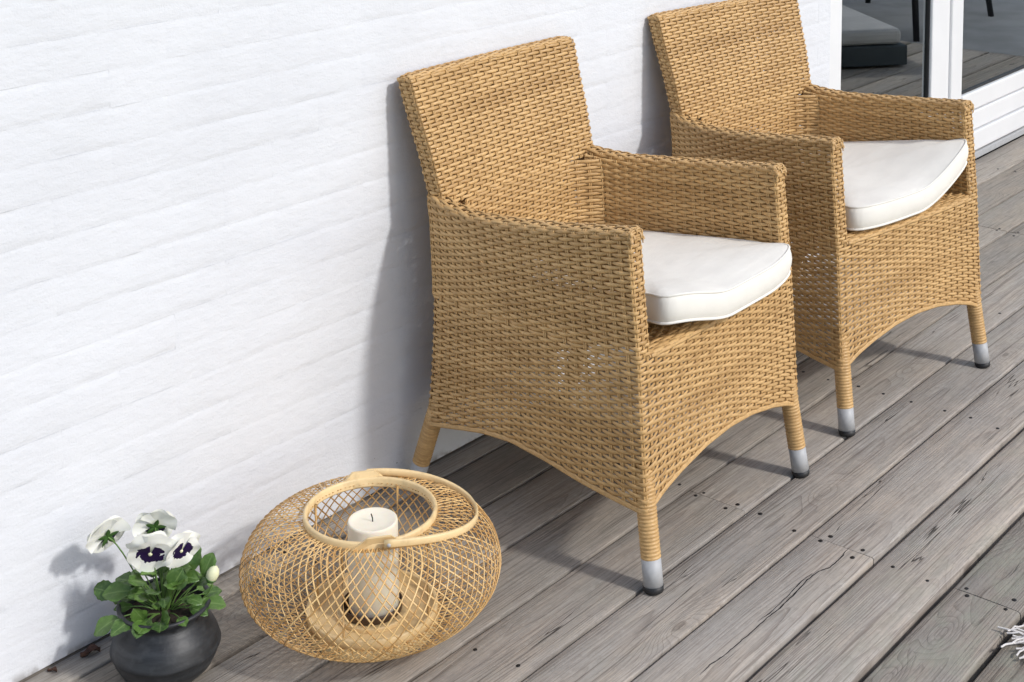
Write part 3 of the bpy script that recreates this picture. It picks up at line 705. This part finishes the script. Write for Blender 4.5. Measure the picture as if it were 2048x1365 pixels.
for ring_, (n_, rad_, hgt, tilt) in enumerate(((15, .058, .016, .25), (14, .045, .036, .6), (10, .030, .056, .85), (8, .018, .074, 1.1))):
    for k in range(n_):
        an = 2*math.pi*(k+.5*ring_)/n_+random.uniform(-.25, .25); d_ = Vector((math.cos(an), math.sin(an), 0))
        lv.append((d_*(rad_*random.uniform(.7, 1.15))+Vector((0, 0, hgt*random.uniform(.75, 1.2))), d_+Vector((0, 0, tilt*random.uniform(.3, 1.0))), Vector((0, 0, 1))-d_*.2+VD*.35, random.uniform(.6, 1.05)))
lv += [(-RT*.082+Vector((0, 0, .030)), -RT+Vector((0, 0, .25)), VD+Vector((0, 0, .6)), 1.0), (-RT*.070+VD*.035+Vector((0, 0, .006)), -RT*1+VD*.3-Vector((0, 0, .35)), VD*.5+Vector((0, 0, 1)), 1.05),
       (RT*.040+Vector((0, 0, .066)), RT*.2+Vector((0, 0, 1)), VD, 1.25), (RT*.068+Vector((0, 0, .060)), RT*.35+Vector((0, 0, 1)), VD-RT*.3, .95), (RT*.02+VD*.03+Vector((0, 0, .055)), RT*.5+Vector((0, 0, .8)), VD, 1.1),
       (VD*.055+RT*.01+Vector((0, 0, .012)), VD*.6+RT*.4+Vector((0, 0, .5)), VD+Vector((0, 0, .7)), .9), (VD*.055-RT*.02+Vector((0, 0, .016)), VD*.6-RT*.2+Vector((0, 0, .7)), VD+Vector((0, 0, .5)), .85),
       (-RT*.052+VD*.01+Vector((0, 0, .040)), -RT*.9+VD*.2+Vector((0, 0, .15)), VD*.6+Vector((0, 0, 1)), 1.1)]
for i, (p_, d_, up_, sc_) in enumerate(lv):
    o = ob('leaf', LM[i % 6], 'leaf', pan); orient(o, p_, d_, up_, sc_)
    b_ = Vector((p_.x*.25, p_.y*.25, 0)); stalk(b_, (b_+p_)/2+Vector((0, 0, .008)), p_+Vector(d_).normalized()*.004, .0011, pan)
def petal_mesh(L, Wd, seed, cup):
    nu, nv = 13, 19; G = np.zeros((nu, nv, 3)); A = np.zeros((nu, nv))
    for i in range(nu):
        t = i/(nu-1)
        for j in range(nv):
            s = j/(nv-1)*2-1; ph = s*1.15*(Wd/L)*.9
            rr = L*t*(1-.10*s*s+.035*math.sin(s*9+seed)*t); x = rr*math.sin(ph); y = rr*math.cos(ph)
            G[i, j] = (x, y, cup*t*t*L+.0022*t*t*math.sin(s*4+seed)+.0012*t*t*t*math.sin(s*9+seed*2)-.003*t*t*s*s); A[i, j] = t
    a = Acc(); a.grid(G, A.ravel()); me = a.mesh('petal'); me.attributes.new('rad', 'FLOAT', 'POINT').data.foreach_set('value', A.ravel().astype(np.float32)); return me
def flower(pos, facing, up, sc, seed, blotch=True):
    pos = Vector(pos); z = Vector(facing).normalized(); y = Vector(up); y = (y-z*y.dot(z)).normalized(); x = y.cross(z)
    a = Acc(); a.lathe([(0, -.002), (.0025, -.0015), (.003, .0), (.0018, .0018), (0, .002)], 10); fl = ob('flower', a, 'bud', pan)
    mm = Matrix((x, y, z)).transposed().to_4x4(); mm.translation = pos; fl.matrix_local = mm @ Matrix.Scale(sc, 4)
    for k, (ang, L, Wd, cup, zz, bl) in enumerate(((28, .029, .036, -.12, -.0016, 0), (-30, .029, .036, -.10, -.0010, 0), (86, .025, .032, .14, .0004, 1), (-90, .025, .032, .10, .0008, 1), (180, .027, .044, .06, .0014, .72))):
        me = petal_mesh(L, Wd, seed*3+k, cup); me.attributes.new('blotch', 'FLOAT', 'POINT').data.foreach_set('value', np.full(len(me.vertices), float(bl if blotch else 0), np.float32))
        p_ = ob('petal', me, 'petal', fl); p_.rotation_euler = (0, 0, R(ang+random.uniform(-5, 5))); p_.location = (0, 0, zz)
    for k in range(5):
        an = 2*math.pi*k/5+.3; G = np.zeros((5, 3, 3))
        for i in range(5):
            t_ = i/4; wd = .0032*math.sin(math.pi*(t_*.85+.12))
            for j in range(3): G[i, j] = ((j-1)*wd, t_*.014, -.004-.002*t_+.001*abs(j-1))
        a = Acc(); a.grid(G); s_ = ob('sepal', a, 'sepal', fl); s_.rotation_euler = (0, 0, an)
    stalk((pos.x*.2, pos.y*.2, 0), (pos.x*.75, pos.y*.75, pos.z*.9), tuple(pos-z*.004*sc), .0013, pan)
W0 = Vector((*PC, .113)); loc_ = lambda x, y, z: Vector((x, y, z))-W0
flower(loc_(.400, -.094, .250), Vector((.20, .90, .30)), (-.5, -.2, 1), 1.38, 1)
flower(loc_(.468, -.136, .253), Vector((.50, .70, .25)), (0, 0, 1), 1.35, 2)
flower(loc_(.425, -.182, .236), Vector((-.60, -.68, -.42)), (.1, -.1, 1), 1.52, 3)
flower(loc_(.472, -.203, .228), Vector((-.15, -.85, -.40)), (.3, 0, 1), 1.3, 4)
bp = loc_(.513, -.233, .178); a = Acc(); a.lathe([(0, -.015), (.006, -.013), (.010, -.006), (.011, .002), (.0085, .010), (.004, .015), (0, .0165)], 14); b_ = ob('flower_bud', a, 'bud', pan); b_.location = bp; b_.rotation_euler = (R(18), R(14), 0)
a = Acc(); a.lathe([(0, -.0155), (.0065, -.0138), (.0104, -.008), (.0100, -.006), (.004, -.010)], 10); ob('calyx', a, 'sepal', b_)
stalk((.02, -.025, 0), (.050, -.062, .02), tuple(bp-Vector((0, 0, .014))), .0013, pan)

# ------------------------------------------------------------------ small things on the deck
def dry_leaf(loc, rz, sc, label):
    G = np.zeros((9, 7, 3))
    for i in range(9):
        t_ = i/8
        for j in range(7):
            s = j/6*2-1; wd = .011*math.sin(math.pi*(t_*.94+.03))**.8; G[i, j] = (s*wd, (t_-.5)*.036, .002+.007*s*s+.004*math.sin(t_*5)+.002*math.sin(s*5+t_*8))
    a = Acc(); a.grid(G); o = ob('dry_leaf', a, 'dry', label=label, category='leaf'); o.location = loc; o.rotation_euler = (.1, .15, rz); o.scale = (sc,)*3
dry_leaf((.404, -.022, .002), 1.2, .95, 'curled dry brown leaf lying between the black pot and the wall')
dry_leaf((.335, -.012, .001), .5, .5, 'tiny dark dry leaf scrap at the foot of the white wall')

rug = thing('fringed_rug', 'pale cotton rug with a long loose fringe lying on the deck', 'rug', (.055, -.012, .002))
G = np.array([[(1.50+.02*i+.002*math.sin(j*1.1), -1.305-.03*j+.003*math.sin(i*.9), .006+.0012*math.sin(i*2.3+j*1.7)) for j in range(31)] for i in range(81)])
a = Acc(); a.grid(G); ob('rug_body', a, 'yarn', rug); 
a = Acc()
for k in range(620):
    y0_ = -1.312-random.random()*.40; L = random.uniform(.10, .165); an = random.gauss(0, .22); P = []
    x_, y_ = 1.505, y0_
    for i in range(14):
        P.append((x_, y_, .004+.010*random.random()*math.sin(math.pi*i/14)+random.choice((0, .004, .008))*math.sin(math.pi*min(1, i/9)))); an += random.gauss(0, .16); x_ -= math.cos(an)*L/13; y_ += math.sin(an)*L/13
    a.tube(np.array(P), .0018, 6, random.random())
ob('fringe', a, 'yarn', rug, kind='stuff')

# furniture further along the deck, seen mirrored in the glass
e1 = math.atan2(.64, .77)
bx_ = thing('daybed', 'low dark garden daybed with a pale mattress, mirrored in the patio door glass', 'daybed', (5.9-.77*.85+.64*.62, -.83-.64*.85-.77*.62, 0), e1)
a = Acc(); a.box(-.85, .85, -.62, .62, .014, .115); bevel(ob('base', a, 'teal', bx_, smooth=False), .006)
a = Acc(); a.box(-.83, .83, -.60, .60, .116, .20); bevel(ob('mattress', a, 'paving', bx_, smooth=False), .03, 3)
for sx in (-1, 1):
    for sy in (-1, 1): a = Acc(); a.box(sx*.75-.03, sx*.75+.03, sy*.5-.03, sy*.5+.03, 0, .0145); ob('foot', a, 'black', bx_, smooth=False)
tb = thing('garden_table', 'pale garden table with black legs mirrored in the patio door glass', 'table', (7.15, -1.55, -.012))
a = Acc(); a.box(-.5, .5, -.4, .4, .70, .735); bevel(ob('table_top', a, 'frame', tb, smooth=False), .006)
for sx in (-1, 1):
    for sy in (-1, 1): ob('leg', cyl((sx*.52, sy*.42, 0), (sx*.42, sy*.33, .70), .018, .022, seg=14), 'black', tb)
